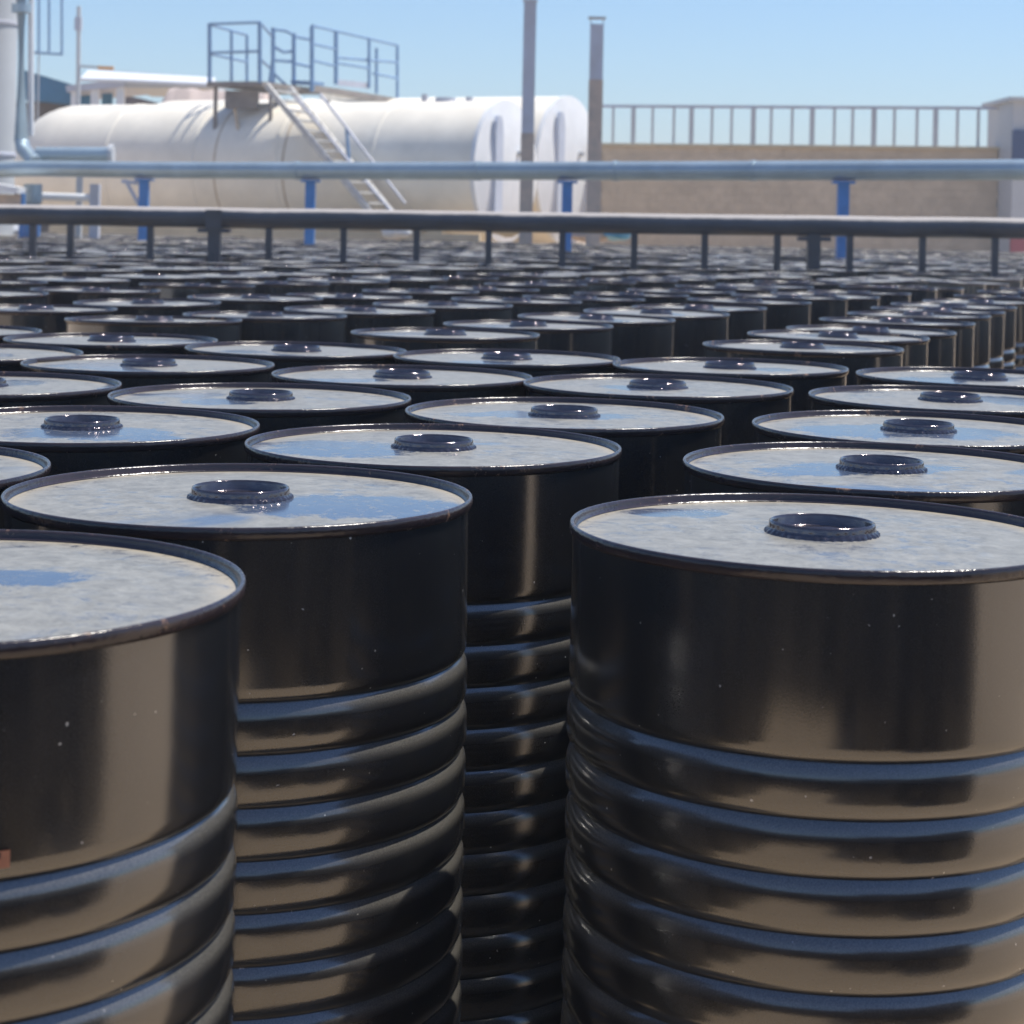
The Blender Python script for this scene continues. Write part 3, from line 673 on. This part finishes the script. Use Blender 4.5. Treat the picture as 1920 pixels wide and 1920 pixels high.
d = 50
hb = thing('brown_house', (at(100, 300, d).x, d, 0), 'brown building with a sloping teal roof behind the left tank end', 'building')
tl, tr = at(58, 190, d), at(132, 205, d)
MB().box(((tl.x + tr.x) / 2 - .4, d + 2, tl.z / 2), (tr.x - tl.x + .8, 3, tl.z)).build('wall', M['brown'], hb, smooth=False)
a_, b_, c_, e_ = at(40, 130, d - .3), at(134, 158, d - .3), at(134, 196, d - .3), at(40, 186, d - .3)
dp_ = Vector((0, 3, 0))
MB().add([a_, b_, c_, e_, a_ + dp_, b_ + dp_, c_ + dp_, e_ + dp_], [(0, 3, 2, 1), (4, 5, 6, 7), (0, 1, 5, 4), (1, 2, 6, 5), (2, 3, 7, 6), (3, 0, 4, 7)]).build('roof', M['teal'], hb, smooth=False)
d = 46
cn = thing('canopy', (at(260, 300, d).x, d, 0), 'white-roofed open canopy on square columns behind the front tank', 'canopy')
def prism(name, pts, depth, m, parent, push=0):
    v = [at(*p) + Vector((0, push, 0)) for p in pts]; n = len(v); v2 = [q + Vector((0, depth, 0)) for q in v]
    return MB().add(v + v2, [tuple(range(n - 1, -1, -1)), tuple(range(n, 2 * n))] + [(i, (i + 1) % n, n + (i + 1) % n, n + i) for i in range(n)]).build(name, m, parent, smooth=False)
q = [at(150, 147, d), at(232, 149, d), at(404, 157, d), at(404, 145, d + 5), at(232, 134, d + 5), at(165, 131, d + 5)]
q += [v + Vector((0, 0, -.07)) for v in q]
MB().add(q, [(0, 1, 2, 3, 4, 5), (11, 10, 9, 8, 7, 6)] + [(i, 6 + i, 6 + (i + 1) % 6, (i + 1) % 6) for i in range(6)]).build('roof_sheet', M['whitem'], cn, smooth=False)
prism('fascia', [(232, 149, d), (400, 157, d), (400, 166, d), (232, 163, d)], 3.5, M['grey'], cn, .1)
prism('side_beam', [(122, 160, d), (232, 148, d), (232, 162, d), (124, 172, d)], 3, M['pole'], cn, .05)
for px in (141, 178, 226):
    p = at(px, 160, d + .2); MB().box((p.x, d + .25, p.z / 2), (.18, .18, p.z)).build('column', M['whitem'], cn, smooth=False)
for px, w_ in ((160, 1.8), (200, 1.9)):
    p = at(px, 170, d + 1.5); MB().box((p.x, d + 1.6, p.z / 2), (20 * d / F, .1, p.z)).build('dark_panel', M['teal'], cn, smooth=False)
ms_ = thing('mast', (at(148, 300, 45).x, 45, 0), 'slim pale mast with a lamp housing and side arm, left', 'mast')
MB().bar(Vector((at(148, 300, 45).x, 45, 0)), at(148, 12, 45), .05, 10).build('pole', M['grey'], ms_)
MB().box(at(147, 45, 45), (.15, .15, .3)).build('lamp_housing', M['pole'], ms_, smooth=False)
MB().beam(at(150, 124, 45), at(186, 126, 45), .05, .05).build('arm', M['grey'], ms_, smooth=False)
MB().beam(at(184, 127, 44.9), at(213, 128, 44.9), .08, .08).build('orange_tip', M['orange'], ms_, smooth=False)
fr = thing('lattice_frame', (at(90, 300, 44).x, 44, 0), 'thin faint metal frame of hanging bars high at the left, before the sky', 'frame')
for px in (73, 92, 116):
    MB().bar(at(px, -40, 44), at(px, 100 if px != 92 else 97, 44), .03, 8).build('bar', M['railblue'], fr)
MB().bar(at(56, 98, 44), at(118, 102, 44), .03, 8).build('cross_bar', M['railblue'], fr)
MB().bar(at(73, 98, 44), (at(73, 98, 44).x, 44, 0), .02, 8).build('leg', M['grey'], fr)
# pinkish heap between canopy and tank
from mathutils import noise as NZ
mb = MB(); c = at(370, 300, 44); n1 = 40
hz = at(370, 168, 44).z
for i in range(n1 + 1):
    for j in range(9):
        x = -1.35 + 3.4 * i / n1; yv = j / 8 * 2 - 1
        h = hz * max(0, min(1, (x + 1.35) * 1.5)) ** .35 * min(1, max(0, (2.05 - x) * 2.0)) ** .4 * (1 - abs(yv) ** 3) + .12 * NZ.noise(Vector((x * 3, yv * 2, 1)))
        mb.v.append((c.x + x, 44 + yv * 1.5, max(0, h)))
mb.f = [(i * 9 + j, (i + 1) * 9 + j, (i + 1) * 9 + j + 1, i * 9 + j + 1) for i in range(n1) for j in range(8)]
tag(mb.build('earth_heap', M['pink']), 'pinkish heap of earth rising behind the front tank, left of the platform', 'earth heap')
# dark far line seen under the canopy
mb = MB(); c = at(262, 300, 60)
prism_o = prism('far_roof', [(232, 178, 60), (262, 184, 60), (300, 194, 60), (300, 215, 60), (232, 215, 60)], 4, M['brown'], None)
tag(prism_o, 'low dark roofline far behind, seen under the white canopy', 'roof')

# ------------------------------------------------------------ odds and ends at the far end of the drum field
def lump(name, p, size, m, label, cat, seed):
    mb = MB(); c = at(*p); n_ = 20; k_ = 10
    for a in range(k_ + 1):
        ph = PI * a / k_
        for i in range(n_):
            t = 2 * PI * i / n_; v = Vector((math.sin(ph) * math.cos(t), math.sin(ph) * math.sin(t), math.cos(ph)))
            s_ = 1 + .25 * NZ.noise(v * 1.6 + Vector((seed, 0, 0)))
            mb.v.append((c.x + v.x * size[0] * s_, c.y + v.y * size[1] * s_, max(0, c.z + v.z * size[2] * s_)))
    mb.f = [(a * n_ + i, a * n_ + (i + 1) % n_, (a + 1) * n_ + (i + 1) % n_, (a + 1) * n_ + i) for a in range(k_) for i in range(n_)]
    return tag(mb.build(name, m), label, cat)
lump('white_sack', (741, 432, 33.6), (.26, .2, .16), M['whitem'], 'crumpled white sack behind the drums at the foot of the stair', 'sack', 1)
lump('cream_sack', (948, 428, 33.6), (.3, .2, .14), M['conc'], 'cream sack lying at the end of the drums below the taller pole', 'sack', 4)
lump('rubble_heap', (1110, 438, 33.8), (.42, .3, .15), M['rustpole'], 'tan rubble heap right of the blue post behind the drums', 'rubble', 8)
lump('cyan_tarp', (1158, 436, 33.6), (.24, .2, .16), M['cyan'], 'bright cyan bundle behind the drums between barrier posts', 'tarp', 11)
lump('green_sack', (28, 432, 33), (.4, .2, .14), M['whitem'], 'pale sack at the left edge behind the drums', 'sack', 14)

# ------------------------------------------------------------ dusty air over the yard
hzb = MB().box((0, 30, 6.5), (2400, 2400, 15), None).build('haze', hz_, smooth=False)
hzb['kind'] = 'stuff'; hzb['label'] = 'thin pale dusty air over the whole yard'; hzb['category'] = 'haze'
